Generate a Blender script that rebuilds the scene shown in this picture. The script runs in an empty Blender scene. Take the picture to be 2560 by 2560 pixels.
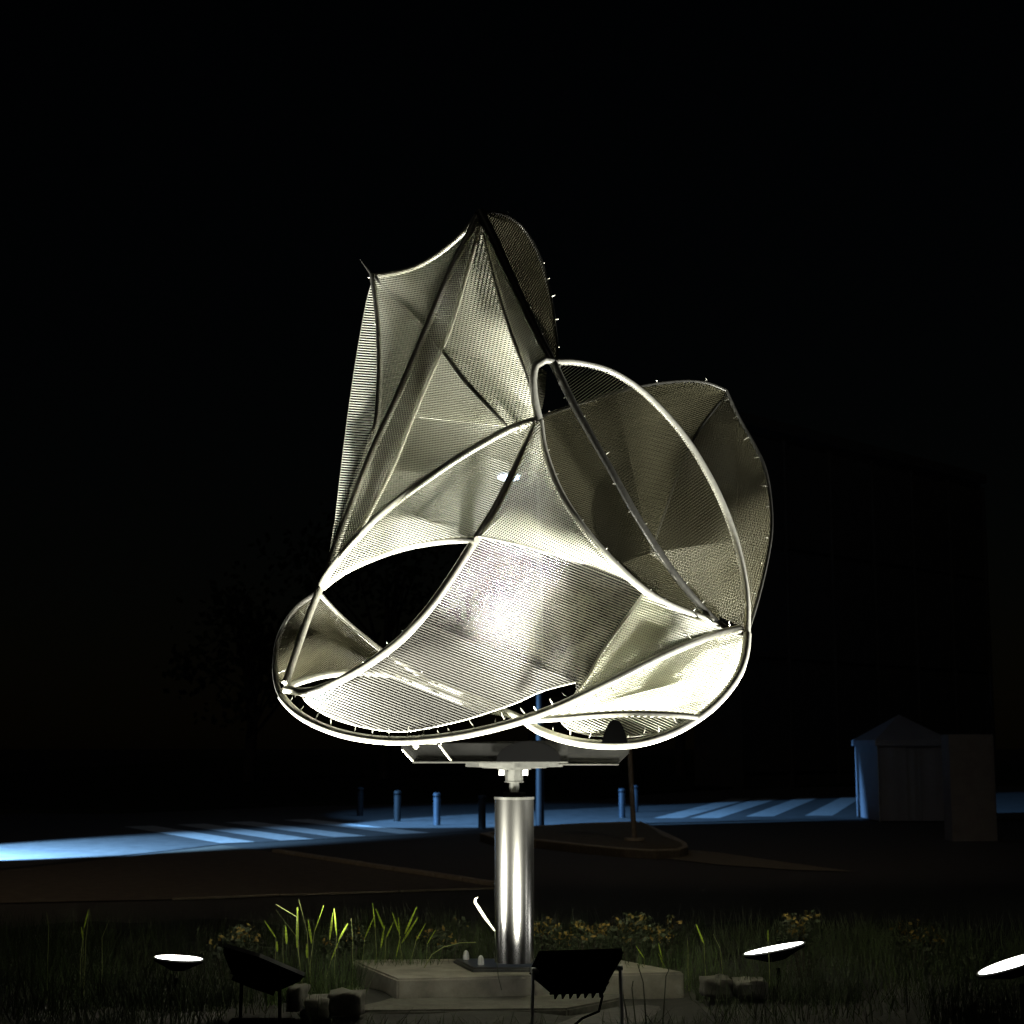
import bpy, bmesh, math, random
from mathutils import Vector, Matrix
random.seed(7)
R = math.radians
sc = bpy.context.scene
COL = sc.collection
# ------------------------------------------------------------------ camera
F_PX, HORIZON, CAM_H, SY = 3968.0, 1860.0, 1.6, 10.13     # photo pixels, metres
PITCH = math.atan((HORIZON - 1280) / F_PX)
cam = bpy.data.cameras.new('camera'); cam_o = bpy.data.objects.new('camera', cam); COL.objects.link(cam_o)
cam_o.location = (0, 0, CAM_H); cam_o.rotation_euler = (math.pi/2 + PITCH, 0, 0)
cam.sensor_width = 36; cam.lens = 36 * F_PX / 2560; cam.clip_start = .1; cam.clip_end = 1000
cam.dof.use_dof = True; cam.dof.focus_distance = 9.7; cam.dof.aperture_fstop = 4.0
sc.camera = cam_o
# ------------------------------------------------------------------ night sky
w = bpy.data.worlds.new('World'); sc.world = w; w.use_nodes = True
nt = w.node_tree; bg = nt.nodes['Background']
sky = nt.nodes.new('ShaderNodeTexSky'); sky.sky_type = 'NISHITA'; sky.sun_disc = False
sky.sun_elevation = R(25); sky.sun_rotation = R(200); sky.air_density = 1.5; sky.dust_density = .5
nt.links.new(sky.outputs[0], bg.inputs[0]); bg.inputs[1].default_value = 0.00014
sc.view_settings.view_transform = 'Standard'; sc.view_settings.look = 'None'
sc.view_settings.exposure = 0; sc.view_settings.gamma = 1
sc.cycles.max_bounces = 5; sc.cycles.sample_clamp_indirect = 4

FW = Vector((0, math.cos(PITCH), math.sin(PITCH))); UP = Vector((0, -math.sin(PITCH), math.cos(PITCH)))
def ray(x, y): return FW * F_PX + Vector((1, 0, 0)) * (x - 1280) + UP * (1280 - y)
def P(x, y, d=0.0):                                  # sculpture space: d metres behind the mast plane
    r = ray(x, y); return Vector((0, 0, CAM_H)) + r * ((SY + d) / r.y)
def AT(x, y, Y):
    r = ray(x, y); return Vector((0, 0, CAM_H)) + r * (Y / r.y)
def G(x, y, z=0.0):                                  # point on a level surface
    r = ray(x, y); return Vector((0, 0, CAM_H)) + r * ((z - CAM_H) / r.z)

# ------------------------------------------------------------------ lamps
def lamp(kind, name, loc, target, energy, color, **kw):
    l = bpy.data.lights.new(name, kind); l.energy = energy; l.color = color
    for k, v in kw.items(): setattr(l, k, v)
    o = bpy.data.objects.new(name, l); COL.objects.link(o); o.location = loc
    d = Vector(target) - Vector(loc); o.rotation_euler = d.to_track_quat('-Z', 'Y').to_euler()
    return o
WARM = (1.0, .985, .86); COOL = (1.0, .99, .95)
lamp('SUN', 'front_fill', (0, 0, 20), (3, 12, 12), .022, (1, .93, .8), angle=R(5))  # faint fill added from behind the camera to lift the dark surroundings
FLOODS = {   # lens centre, direction, watts, colour, lens half sizes (round lenses have equal ones)
 'front': (Vector((.35, 8.95, .42)), Vector((-.12, .55, 1)), 70, WARM),
 'left':  (Vector((-1.42, 9.35, .375)), Vector((.36, .22, .94)), 170, WARM),
 'leftback': (Vector((-2.10, 10.3, .262)), Vector((.07, .03, 1)), 280, COOL),
 'rightback': (Vector((1.66, 10.35, .315)), Vector((-.2, .07, 1)), 300, WARM),
 'right': (Vector((2.87, 9.35, .36)), Vector((-.33, .09, 1)), 130, COOL),
}
for k, (loc, dr0, wt, c) in FLOODS.items():
    n = dr0.normalized(); rect = k in ('front', 'left')
    lamp('AREA', 'flood_lamp', loc + n * .03, loc + n, wt * 1.6, c, shape='RECTANGLE' if rect else 'DISK', size={'front': .42, 'left': .48, 'leftback': .29, 'rightback': .38, 'right': .42}[k], size_y=.24, spread=R(125 if rect else 112))
BLUE = (.20, .50, 1.0)
lamp('SPOT', 'street_beam', (-9.4, 21.3, 1.6), (-7.8, 23.5, 0), 15000, (.26, .56, 1), spot_size=R(51), spot_blend=.35, shadow_soft_size=.12)
lamp('SPOT', 'road_beam', (-9.5, 26.4, 4.6), (2.6, 36.0, 0), 20000, BLUE, spot_size=R(26), spot_blend=.22, shadow_soft_size=.1)
lamp('SPOT', 'unseen_warm_spot', (-9, 12, 7), (-4.5, 20, 0), 220, (1, .74, .50), spot_size=R(70), spot_blend=1, shadow_soft_size=.2)

lamp('SPOT', 'unseen_warm_spot', (3.5, 15, 9), (2.6, 24, 0), 190, (1, .80, .60), spot_size=R(64), spot_blend=1, shadow_soft_size=.2)  # unseen lamp added only to lift the dark ground right of centre

# ------------------------------------------------------------------ materials
MATS = {}
def mat(name, color, rough=.8, metal=0.0, noise=None, bump=0.0, emit=None, spec=.5, aniso=0, alpha=1):
    m = bpy.data.materials.new(name); m.use_nodes = True; t = m.node_tree; b = t.nodes['Principled BSDF']
    b.inputs['Base Color'].default_value = (*color, 1); b.inputs['Roughness'].default_value = rough
    b.inputs['Metallic'].default_value = metal; b.inputs['Specular IOR Level'].default_value = spec
    if aniso: b.inputs['Anisotropic'].default_value = aniso
    if alpha < 1: b.inputs['Alpha'].default_value = alpha
    if noise:
        sc_, amt, dark = noise
        tc = t.nodes.new('ShaderNodeTexCoord'); n = t.nodes.new('ShaderNodeTexNoise')
        n.inputs['Scale'].default_value = sc_; n.inputs['Detail'].default_value = 8; n.inputs['Roughness'].default_value = .65
        t.links.new(tc.outputs['Object'], n.inputs['Vector'])
        rp = t.nodes.new('ShaderNodeValToRGB'); rp.color_ramp.elements[0].position = .3; rp.color_ramp.elements[1].position = .72
        rp.color_ramp.elements[0].color = (*[c * dark for c in color], 1); rp.color_ramp.elements[1].color = (*[min(1, c * amt) for c in color], 1)
        t.links.new(n.outputs['Fac'], rp.inputs[0]); t.links.new(rp.outputs[0], b.inputs['Base Color'])
        if bump:
            bp = t.nodes.new('ShaderNodeBump'); bp.inputs['Strength'].default_value = bump; bp.inputs['Distance'].default_value = .01
            t.links.new(n.outputs['Fac'], bp.inputs['Height']); t.links.new(bp.outputs[0], b.inputs['Normal'])
    if emit:
        b.inputs['Emission Color'].default_value = (*emit[0], 1); b.inputs['Emission Strength'].default_value = emit[1]
    MATS[name] = m; return m
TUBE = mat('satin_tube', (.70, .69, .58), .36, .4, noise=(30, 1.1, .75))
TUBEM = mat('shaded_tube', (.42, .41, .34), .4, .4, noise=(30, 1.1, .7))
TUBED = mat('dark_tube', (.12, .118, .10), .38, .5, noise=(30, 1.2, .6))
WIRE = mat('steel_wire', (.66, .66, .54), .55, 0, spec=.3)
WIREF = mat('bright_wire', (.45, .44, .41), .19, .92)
WIREB = mat('dim_wire', (.054, .050, .027), .6, 0, spec=.3)  # same wire where it is lit less, the dimness painted into the colour
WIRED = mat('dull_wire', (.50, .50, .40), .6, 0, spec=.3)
POSTM = mat('brushed_post', (.25, .247, .23), .26, 1.0, noise=(60, 1.02, .97))
PLATE = mat('plate_steel', (.08, .08, .072), .4, .7, noise=(18, 1.15, .7))
SMOKE = mat('grey_blade', (.006, .006, .0056), .5, .0, spec=.06, noise=(12, 1.3, .7))
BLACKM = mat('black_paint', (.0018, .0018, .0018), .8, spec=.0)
CHROME = mat('bright_nut', (.9, .9, .87), .3, .4)
CONC = mat('concrete', (.33, .31, .25), .9, noise=(5, 1.25, .55), bump=.7)
STONE = mat('edging_stone', (.08, .077, .062), .92, noise=(14, 1.3, .6), bump=.6)
SOIL = mat('soil', (.014, .014, .010), .95, noise=(5, 1.6, .5), bump=.9)
ASPH = mat('asphalt', (.05, .048, .044), .9, noise=(22, 1.5, .6), bump=.5)
ROAD = mat('lit_road_asphalt', (.12, .12, .12), .75, noise=(3, 1.35, .65), bump=.4)
PAVE = mat('brown_paving', (.13, .112, .085), .9, noise=(7, 1.3, .65), bump=.4)
KERB = mat('kerb_stone', (.34, .30, .23), .9, noise=(10, 1.2, .7), bump=.3)
PAINT = mat('road_paint', (.64, .66, .66), .8, noise=(6, 1.15, .7), bump=.2)
WALLM = mat('facade', (.075, .07, .06), .9, noise=(1.5, 1.2, .75), bump=.2)
DGLASS = mat('dark_glass', (.02, .02, .022), .15)
CANV = mat('canvas', (.27, .28, .32), .9, noise=(1.2, 1.1, .85), bump=.2)
BOLL = mat('lit_bollard_paint', (.055, .07, .09), .5, .2, noise=(9, 1.2, .7))
BOLL_SHADE = mat('shaded_bollard_paint', (.007, .008, .009), .7, noise=(9, 1.3, .6))  # same bollards' paint with the shade on them put into the colour
POLEM = mat('lamp_pole_paint', (.022, .022, .025), .6, noise=(9, 1.2, .7))
GALV = mat('galvanised', (.33, .33, .32), .45, .6, noise=(12, 1.2, .7))
LENSW = mat('lens_glow', (.9, .9, .9), .3, emit=((1, .99, .95), 14))
LENSB = mat('street_lens', (.8, .85, .9), .3, emit=((.55, .72, 1.0), 30))
LEAF = mat('grass_leaf', (.04, .062, .014), .6, noise=(8, 1.4, .5))
TLEAF = mat('tuft_leaf', (.06, .10, .02), .6, noise=(8, 1.4, .5))
LEAFD = mat('dark_leaf', (.024, .034, .011), .7, noise=(6, 1.4, .5))
SEED = mat('seed_head', (.40, .54, .03), .7, noise=(40, 1.25, .5))
STRAW = mat('straw', (.20, .23, .07), .6)
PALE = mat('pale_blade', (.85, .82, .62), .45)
FLOW = mat('ochre_blossom', (.22, .15, .03), .8, noise=(20, 1.3, .5))
BARK = mat('bark', (.06, .05, .04), .95, noise=(10, 1.4, .5), bump=.8)

# ------------------------------------------------------------------ mesh helpers
class MB:
    def __init__(s): s.v = []; s.f = []
    def add(s, vs, fs):
        o = len(s.v); s.v += [tuple(v) for v in vs]; s.f += [tuple(i + o for i in f) for f in fs]
    def box(s, a, b, M=None):
        x0, y0, z0 = a; x1, y1, z1 = b
        vs = [Vector(p) for p in ((x0,y0,z0),(x1,y0,z0),(x1,y1,z0),(x0,y1,z0),(x0,y0,z1),(x1,y0,z1),(x1,y1,z1),(x0,y1,z1))]
        if M is not None: vs = [M @ v for v in vs]
        s.add(vs, [(3,2,1,0),(4,5,6,7),(0,1,5,4),(1,2,6,5),(2,3,7,6),(3,0,4,7)])
    def tube(s, pts, r, n=10, cap=True):
        pts = [Vector(p) for p in pts]; rs = r if isinstance(r, (list, tuple)) else [r] * len(pts)
        ref = None; vs = []
        for i, p in enumerate(pts):
            t = (pts[min(i+1, len(pts)-1)] - pts[max(i-1, 0)]).normalized()
            if ref is None:
                ref = t.orthogonal().normalized()
            ref = (ref - t * ref.dot(t)).normalized(); b = t.cross(ref)
            for k in range(n):
                a = 2 * math.pi * k / n
                vs.append(p + (ref * math.cos(a) + b * math.sin(a)) * rs[i])
        fs = []
        for i in range(len(pts) - 1):
            for k in range(n):
                fs.append((i*n+k, i*n+(k+1) % n, (i+1)*n+(k+1) % n, (i+1)*n+k))
        if cap: fs += [tuple(range(n-1, -1, -1)), tuple(range((len(pts)-1)*n, len(pts)*n))]
        s.add(vs, fs)
    def prism(s, poly, vec):                          # planar polygon pushed along vec
        n = len(poly); vec = Vector(vec); vs = [Vector(p) for p in poly] + [Vector(p) + vec for p in poly]
        s.add(vs, [tuple(range(n-1, -1, -1)), tuple(range(n, 2*n))] + [(i, (i+1) % n, n+(i+1) % n, n+i) for i in range(n)])
    def build(s, name, m, parent=None, smooth=False, bevel=0, fix=True):
        me = bpy.data.meshes.new(name); me.from_pydata(s.v, [], s.f)
        if fix:
            bm = bmesh.new(); bm.from_mesh(me)
            if bevel: bmesh.ops.bevel(bm, geom=list(bm.edges), offset=bevel, segments=2, affect='EDGES', clamp_overlap=True)
            bmesh.ops.recalc_face_normals(bm, faces=bm.faces); bm.to_mesh(me); bm.free()
        me.materials.append(m)
        if smooth:
            me.polygons.foreach_set('use_smooth', [True] * len(me.polygons))
            try: me.set_sharp_from_angle(angle=R(40))
            except Exception: pass
        o = bpy.data.objects.new(name, me); COL.objects.link(o); o.parent = parent
        if parent is not None: o.matrix_parent_inverse = Matrix.Translation(parent.location).inverted()
        return o
def tag(o, label, cat, group=None):
    o['label'] = label; o['category'] = cat
    if group: o['group'] = group
    return o
def empty(name, loc, label, cat, group=None):
    o = bpy.data.objects.new(name, None); COL.objects.link(o); o.location = loc; o.empty_display_size = .2
    return tag(o, label, cat, group)
def struct(o): o['kind'] = 'structure'; return o
def stuff(o): o['kind'] = 'stuff'; return o
def cr(pts, step=14):                                 # Catmull-Rom through (x, y, d)
    pts = [Vector(p if len(p) == 3 else (p[0], p[1], 0)) for p in pts]; out = []
    for i in range(len(pts) - 1):
        p0 = pts[max(i-1, 0)]; p1 = pts[i]; p2 = pts[i+1]; p3 = pts[min(i+2, len(pts)-1)]
        n = max(1, int((p2 - p1).length / step))
        for k in range(n):
            t = k / n
            out.append(.5 * ((2*p1) + (p2-p0)*t + (2*p0-5*p1+4*p2-p3)*t*t + (3*p1-p0-3*p2+p3)*t*t*t))
    out.append(pts[-1]); return out
def px(w_, d=0.0): return w_ * (SY + d) / F_PX        # photo pixels to metres at the sculpture

# ================================================================== ground
gm = MB()
gm.add([(-300,-20,-.004),(300,-20,-.004),(300,500,-.004),(-300,500,-.004)], [(0,1,2,3)])
struct(gm.build('ground', ASPH, fix=False))
def sheet(name, pts, z, m, kind='structure'):
    b = MB(); b.add([(p.x, p.y, z) for p in pts], [tuple(range(len(pts)))]); o = b.build(name, m)
    if o.data.polygons[0].normal.z < 0: o.data.flip_normals()
    o['kind'] = kind; return o
# garden bed as an uneven sheet of soil
def gh(x, y): return .02 * math.sin(x * 2.3 + y) + .018 * math.sin(x * 5.1 - y * 3.7) + .02
b = MB(); nx, ny = 90, 70; X0, X1, Y0, Y1 = -6, 6, 5.5, 14.6
b.add([(X0 + (X1-X0)*i/nx, Y0 + (Y1-Y0)*j/ny, gh(X0 + (X1-X0)*i/nx, Y0 + (Y1-Y0)*j/ny)) for j in range(ny+1) for i in range(nx+1)],
      [(j*(nx+1)+i, j*(nx+1)+i+1, (j+1)*(nx+1)+i+1, (j+1)*(nx+1)+i) for j in range(ny) for i in range(nx)])
struct(b.build('garden_bed', SOIL, smooth=True, fix=False))
# lit road: a paler sheet, its near edge shaped as the light's edge
road_light_edge = [(-900,2180), (0,2172), (300,2140), (560,2110), (800,2098), (1050,2086), (1300,2068), (1600,2058), (1900,2052), (2140,2048), (2900,2046)]
re = [G(*p) for p in road_light_edge]
sheet('lit_road', re + [Vector((60, 70, 0)), Vector((-60, 70, 0))], .004, ROAD)
far = [G(x, y) for x, y in ((-1400,2035), (300,2035), (700,2018), (1100,2008), (1500,2000), (1640,1985), (1870,1972), (2160,1966), (3300,1966))]
# dark verge behind the road
b = MB(); n = len(far)
vs = [(p.x, p.y, .10) for p in far] + [(p.x*1.2, 200, .3) for p in far] + [(p.x, p.y, .0) for p in far]
b.add(vs, [(i, i+1, n+i+1, n+i) for i in range(n-1)] + [(2*n+i, 2*n+i+1, i+1, i) for i in range(n-1)])
struct(b.build('grass_verge', LEAFD, fix=False))
# brown paving with its kerb lines
pv = [G(-700,2195), G(0,2178), G(300,2146), G(556,2114), G(700,2134), G(900,2166), G(1100,2196), G(1240,2219), G(1000,2231), G(700,2240), G(430,2250), G(-700,2275)]
sheet('pavement', pv, .008, PAVE)
def kerb(name, pts, wd, h, step=.9):
    """kerbstones laid end to end, one block each, children of the kerb"""
    pts = [p.copy() for p in pts]
    root = bpy.data.objects.new(name, None); COL.objects.link(root); root.location = (pts[0].x, pts[0].y, 0); root['kind'] = 'structure'
    segs = []
    for a, c in zip(pts, pts[1:]):
        L = (c - a).length; k = max(1, round(L / step))
        for i in range(k): segs.append((a.lerp(c, i/k), a.lerp(c, (i+1)/k)))
    for a, c in segs:
        d = (c - a); L = d.length - .012; d.normalize(); s_ = Vector((-d.y, d.x, 0)) * wd / 2
        q = [a + s_, a - s_, a - s_ + d * L, a + s_ + d * L]; mb = MB()
        hh = h + random.uniform(-.003, .003)
        mb.prism([(p.x, p.y, .006) for p in q], (0, 0, hh)); mb.build('kerbstone', KERB, root, bevel=.008)
    return root
kerb('kerb', [G(x, y) for x, y in ((690,2132), (900,2165), (1100,2195), (1242,2217))], .13, .05)
kerb('kerb', [G(x, y) for x, y in ((430,2252), (700,2241), (1000,2232), (1242,2224))], .07, .02)
# pale gutter wedge on the right
sheet('gutter', [G(1575,2135), G(1650,2137), G(1730,2126), G(1800,2133), G(1950,2155), G(2140,2181), G(1980,2176), G(1800,2163), G(1650,2146)], .008, mat('gutter', (.17, .145, .10), .9, noise=(8, 1.2, .8)))
# traffic island
isl = [(1200,2084), (1340,2065), (1460,2058), (1600,2054), (1622,2062), (1650,2076), (1690,2094), (1716,2108), (1720,2118), (1700,2124), (1640,2126), (1560,2122), (1450,2112), (1340,2100), (1240,2096)]
ip = [G(x, y, .12) for x, y in isl]
b = MB(); b.prism([(p.x, p.y, .0) for p in ip], (0, 0, .11)); isl_o = struct(b.build('traffic_island', mat('island_paving', (.12, .10, .06), .9, noise=(14, 1.4, .5), bump=.6)))
cen = sum(ip, Vector()) / len(ip)
for i in range(len(ip)):
    a, c = ip[i], ip[(i+1) % len(ip)]; L = (c-a).length; k = max(1, round(L/.9))
    for j in range(k):
        p, q = a.lerp(c, j/k), a.lerp(c, (j+.97)/k); mb = MB()
        pi_, qi = p + (cen-p).normalized()*.16, q + (cen-q).normalized()*.16
        mb.prism([(t.x, t.y, .001) for t in (p, q, qi, pi_)], (0, 0, .127)); mb.build('kerbstone', KERB, isl_o)
# zebra crossings
def stripe(n0, dr, ln, wd, v):
    q = [n0, n0 + dr*ln, n0 + dr*ln + v*wd, n0 + v*wd]; b = MB(); b.add([(p.x, p.y, .008) for p in q], [(0,1,2,3)])
    o = b.build('zebra_stripe', PAINT, fix=False)
    if o.data.polygons[0].normal.z < 0: o.data.flip_normals()
    o['kind'] = 'structure'; return o
root = bpy.data.objects.new('zebra_crossing', None); COL.objects.link(root); root['kind'] = 'structure'
dl = Vector((-.476, .88, 0))
for x, y in ((1076,2083), (917,2091), (787,2099), (640,2106)):
    stripe(G(x, y), dl, 6.0, .62, Vector((-.72, -.45, 0)).normalized()).parent = root
root2 = bpy.data.objects.new('zebra_crossing', None); COL.objects.link(root2); root2['kind'] = 'structure'
dr_ = Vector((4.2, 15.5, 0)).normalized()
for x, y in ((1634,2046), (1726,2046), (1864,2042), (2012,2040), (2150,2038), (2290,2036)):
    stripe(G(x, y), dr_, 13, .62, Vector((1, 0, 0))).parent = root2

# ================================================================== concrete pedestal
TOPZ = .166
pc = [G(993,2447,TOPZ), G(1712,2430,TOPZ), G(1525,2394,TOPZ), G(880,2399,TOPZ), G(904,2411,TOPZ)]
b = MB(); b.prism([(p.x, p.y, -.03) for p in pc], (0, 0, TOPZ + .03))
tag(b.build('concrete_plinth', CONC, bevel=.012), 'low pale concrete plinth under the steel post of the sculpture', 'plinth')
fp = [G(980,2545), G(1640,2518), G(1640,2500), G(980,2522)]
b = MB(); q = [G(700,2548), G(1420,2540), G(1560,2512), G(1560,2502), G(1000,2508), G(860,2530)]
b.prism([(p.x, p.y, -.02) for p in q], (0, 0, .065)); tag(b.build('concrete_footing', STONE, bevel=.012), 'thin rough concrete footing slab lying in front of the plinth', 'slab')

# ================================================================== sculpture
SC = empty('wind_sculpture', P(1285, 2410), 'tall steel wind sculpture of bent tubes strung with fine wires on a round post', 'sculpture')
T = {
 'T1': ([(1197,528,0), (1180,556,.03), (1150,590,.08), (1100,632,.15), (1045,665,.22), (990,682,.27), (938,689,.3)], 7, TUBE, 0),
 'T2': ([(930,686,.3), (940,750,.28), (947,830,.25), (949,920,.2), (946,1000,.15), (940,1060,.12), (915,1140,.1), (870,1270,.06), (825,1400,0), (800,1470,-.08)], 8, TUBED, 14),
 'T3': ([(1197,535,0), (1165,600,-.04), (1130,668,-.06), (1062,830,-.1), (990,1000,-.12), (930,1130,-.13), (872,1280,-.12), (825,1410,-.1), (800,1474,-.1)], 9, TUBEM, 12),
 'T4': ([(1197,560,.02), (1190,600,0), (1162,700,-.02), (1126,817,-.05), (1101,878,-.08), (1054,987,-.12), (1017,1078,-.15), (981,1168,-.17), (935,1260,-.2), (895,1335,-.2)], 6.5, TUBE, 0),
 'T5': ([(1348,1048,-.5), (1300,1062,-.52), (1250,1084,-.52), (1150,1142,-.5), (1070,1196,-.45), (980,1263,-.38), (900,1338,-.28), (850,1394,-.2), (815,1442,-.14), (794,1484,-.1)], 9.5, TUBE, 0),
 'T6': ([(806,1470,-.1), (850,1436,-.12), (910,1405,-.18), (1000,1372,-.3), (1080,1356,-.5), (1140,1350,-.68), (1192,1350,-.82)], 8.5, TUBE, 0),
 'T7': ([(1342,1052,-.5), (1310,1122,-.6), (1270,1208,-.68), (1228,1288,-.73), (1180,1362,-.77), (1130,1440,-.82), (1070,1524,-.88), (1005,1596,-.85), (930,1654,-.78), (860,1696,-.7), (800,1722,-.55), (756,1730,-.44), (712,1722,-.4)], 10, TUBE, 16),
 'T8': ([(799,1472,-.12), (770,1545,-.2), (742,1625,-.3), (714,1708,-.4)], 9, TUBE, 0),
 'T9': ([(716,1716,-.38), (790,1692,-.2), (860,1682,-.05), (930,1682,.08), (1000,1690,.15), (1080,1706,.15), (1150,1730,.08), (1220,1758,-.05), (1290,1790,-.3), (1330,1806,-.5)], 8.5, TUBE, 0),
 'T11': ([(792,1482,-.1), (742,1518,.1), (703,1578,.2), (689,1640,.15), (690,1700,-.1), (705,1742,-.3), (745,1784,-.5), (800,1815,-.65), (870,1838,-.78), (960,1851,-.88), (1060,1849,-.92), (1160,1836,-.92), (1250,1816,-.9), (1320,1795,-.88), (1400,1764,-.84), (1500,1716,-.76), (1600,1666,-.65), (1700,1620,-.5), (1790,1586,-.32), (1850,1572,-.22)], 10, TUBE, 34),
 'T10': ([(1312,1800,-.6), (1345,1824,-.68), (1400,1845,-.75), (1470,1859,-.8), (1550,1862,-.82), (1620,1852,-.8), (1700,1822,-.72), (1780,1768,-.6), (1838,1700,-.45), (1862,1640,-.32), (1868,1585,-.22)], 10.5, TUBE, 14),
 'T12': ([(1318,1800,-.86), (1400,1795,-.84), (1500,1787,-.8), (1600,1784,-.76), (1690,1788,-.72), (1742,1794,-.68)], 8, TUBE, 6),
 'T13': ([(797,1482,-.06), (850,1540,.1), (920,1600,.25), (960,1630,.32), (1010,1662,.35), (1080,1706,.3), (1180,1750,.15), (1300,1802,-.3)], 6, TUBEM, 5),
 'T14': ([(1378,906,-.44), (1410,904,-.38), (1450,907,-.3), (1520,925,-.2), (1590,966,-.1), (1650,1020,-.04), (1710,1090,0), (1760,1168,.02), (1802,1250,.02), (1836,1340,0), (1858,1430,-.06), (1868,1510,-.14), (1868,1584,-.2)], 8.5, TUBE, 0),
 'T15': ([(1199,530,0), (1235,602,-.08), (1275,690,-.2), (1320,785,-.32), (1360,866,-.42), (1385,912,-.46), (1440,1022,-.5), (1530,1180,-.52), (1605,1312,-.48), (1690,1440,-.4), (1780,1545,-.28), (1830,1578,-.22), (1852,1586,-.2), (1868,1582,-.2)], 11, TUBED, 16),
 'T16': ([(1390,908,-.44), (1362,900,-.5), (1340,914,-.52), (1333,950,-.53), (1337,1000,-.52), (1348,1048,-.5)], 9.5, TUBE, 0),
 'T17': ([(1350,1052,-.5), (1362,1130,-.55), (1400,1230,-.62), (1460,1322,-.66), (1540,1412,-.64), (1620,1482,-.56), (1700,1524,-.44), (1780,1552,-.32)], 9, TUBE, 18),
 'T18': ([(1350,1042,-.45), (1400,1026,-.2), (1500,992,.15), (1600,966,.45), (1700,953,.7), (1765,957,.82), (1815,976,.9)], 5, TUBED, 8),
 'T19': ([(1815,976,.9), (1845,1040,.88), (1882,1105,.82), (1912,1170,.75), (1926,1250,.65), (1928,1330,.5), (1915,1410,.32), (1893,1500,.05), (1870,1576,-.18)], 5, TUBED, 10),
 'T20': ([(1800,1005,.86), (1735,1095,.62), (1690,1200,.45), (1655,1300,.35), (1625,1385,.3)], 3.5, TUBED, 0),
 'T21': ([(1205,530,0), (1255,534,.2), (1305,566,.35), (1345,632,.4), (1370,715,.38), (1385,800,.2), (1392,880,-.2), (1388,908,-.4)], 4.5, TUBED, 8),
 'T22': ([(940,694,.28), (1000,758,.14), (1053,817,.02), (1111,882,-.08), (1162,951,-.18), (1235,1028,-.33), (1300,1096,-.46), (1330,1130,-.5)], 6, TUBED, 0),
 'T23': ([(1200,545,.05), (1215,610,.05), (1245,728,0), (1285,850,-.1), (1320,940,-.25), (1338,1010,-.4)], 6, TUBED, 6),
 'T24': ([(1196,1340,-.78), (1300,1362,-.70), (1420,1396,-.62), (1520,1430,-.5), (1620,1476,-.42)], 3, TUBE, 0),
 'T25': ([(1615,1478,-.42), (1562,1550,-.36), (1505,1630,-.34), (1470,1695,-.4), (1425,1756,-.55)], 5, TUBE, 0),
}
CUR = {k: cr(v[0]) for k, v in T.items()}
def nearest_i(k, x, y): return min(range(len(CUR[k])), key=lambda i: (CUR[k][i].x-x)**2 + (CUR[k][i].y-y)**2)
tie_me = MB(); tie_me.tube([(0,0,-.5), (0,.03,-.1), (0,-.02,.2), (0,0,.5)], [.045,.07,.07,.02], 5)
TIEM = None
tip = MB(); tip.tube([P(*p) for p in ((936,690,.3), (925,680,.32), (912,664,.34), (900,648,.35))], [px(5), px(4), px(2), px(.6)], 8); tip.build('frame_tip', TUBED, SC, smooth=True)
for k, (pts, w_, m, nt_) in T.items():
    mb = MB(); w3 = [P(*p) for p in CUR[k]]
    if k == 'T11':              # one tube in two runs; the first darkened, its dimness put in the colour
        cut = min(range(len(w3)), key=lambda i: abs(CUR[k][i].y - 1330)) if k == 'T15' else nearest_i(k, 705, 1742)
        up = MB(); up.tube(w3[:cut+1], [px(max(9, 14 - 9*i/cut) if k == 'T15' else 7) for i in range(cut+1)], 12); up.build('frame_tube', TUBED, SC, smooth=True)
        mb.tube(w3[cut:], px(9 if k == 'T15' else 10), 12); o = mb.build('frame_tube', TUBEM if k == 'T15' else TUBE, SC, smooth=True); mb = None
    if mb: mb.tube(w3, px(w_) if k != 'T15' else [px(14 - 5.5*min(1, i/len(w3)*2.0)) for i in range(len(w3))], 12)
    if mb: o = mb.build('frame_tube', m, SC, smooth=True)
    if nt_:
        L = len(w3)
        for i in range(nt_):
            j = min(L-2, int((i + .5 + random.uniform(-.25, .25)) / nt_ * (L-1)))
            p = w3[j]; t = (w3[j+1] - w3[j]).normalized()
            nrm = t.cross(Vector((0,1,0))).normalized()
            if k == 'T11' and CUR[k][j].x < 1330: side = 1 if nrm.dot(P(1150,1600)-p) > 0 else -1
            elif k == 'T10': side = 1 if nrm.dot(P(1550,1750)-p) > 0 else -1
            elif k == 'T19': side = 1 if nrm.dot(P(1600,1300)-p) > 0 else -1
            else: side = random.choice((-1, 1))
            ln = random.uniform(.035, .075) if k in ('T11','T10','T19') else random.uniform(.014, .032)
            dv = (nrm * side + t * random.uniform(-.5, .5) + Vector((0, random.uniform(-.8, -.2), 0))).normalized()
            if TIEM is None:
                TIEM = tie_me.build('wire_tie', TUBE, o, smooth=True); q = TIEM
            else:
                q = TIEM.copy(); COL.objects.link(q); q.parent = o
            q.matrix_parent_inverse = Matrix.Translation(SC.location).inverted() if False else Matrix.Identity(4)
            q.rotation_mode = 'QUATERNION'
            q.location = p + dv * (ln * .5 + px(w_) * .6) ; q.rotation_quaternion = dv.to_track_quat('Z', 'Y'); q.scale = (.05, .05, ln)
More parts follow.
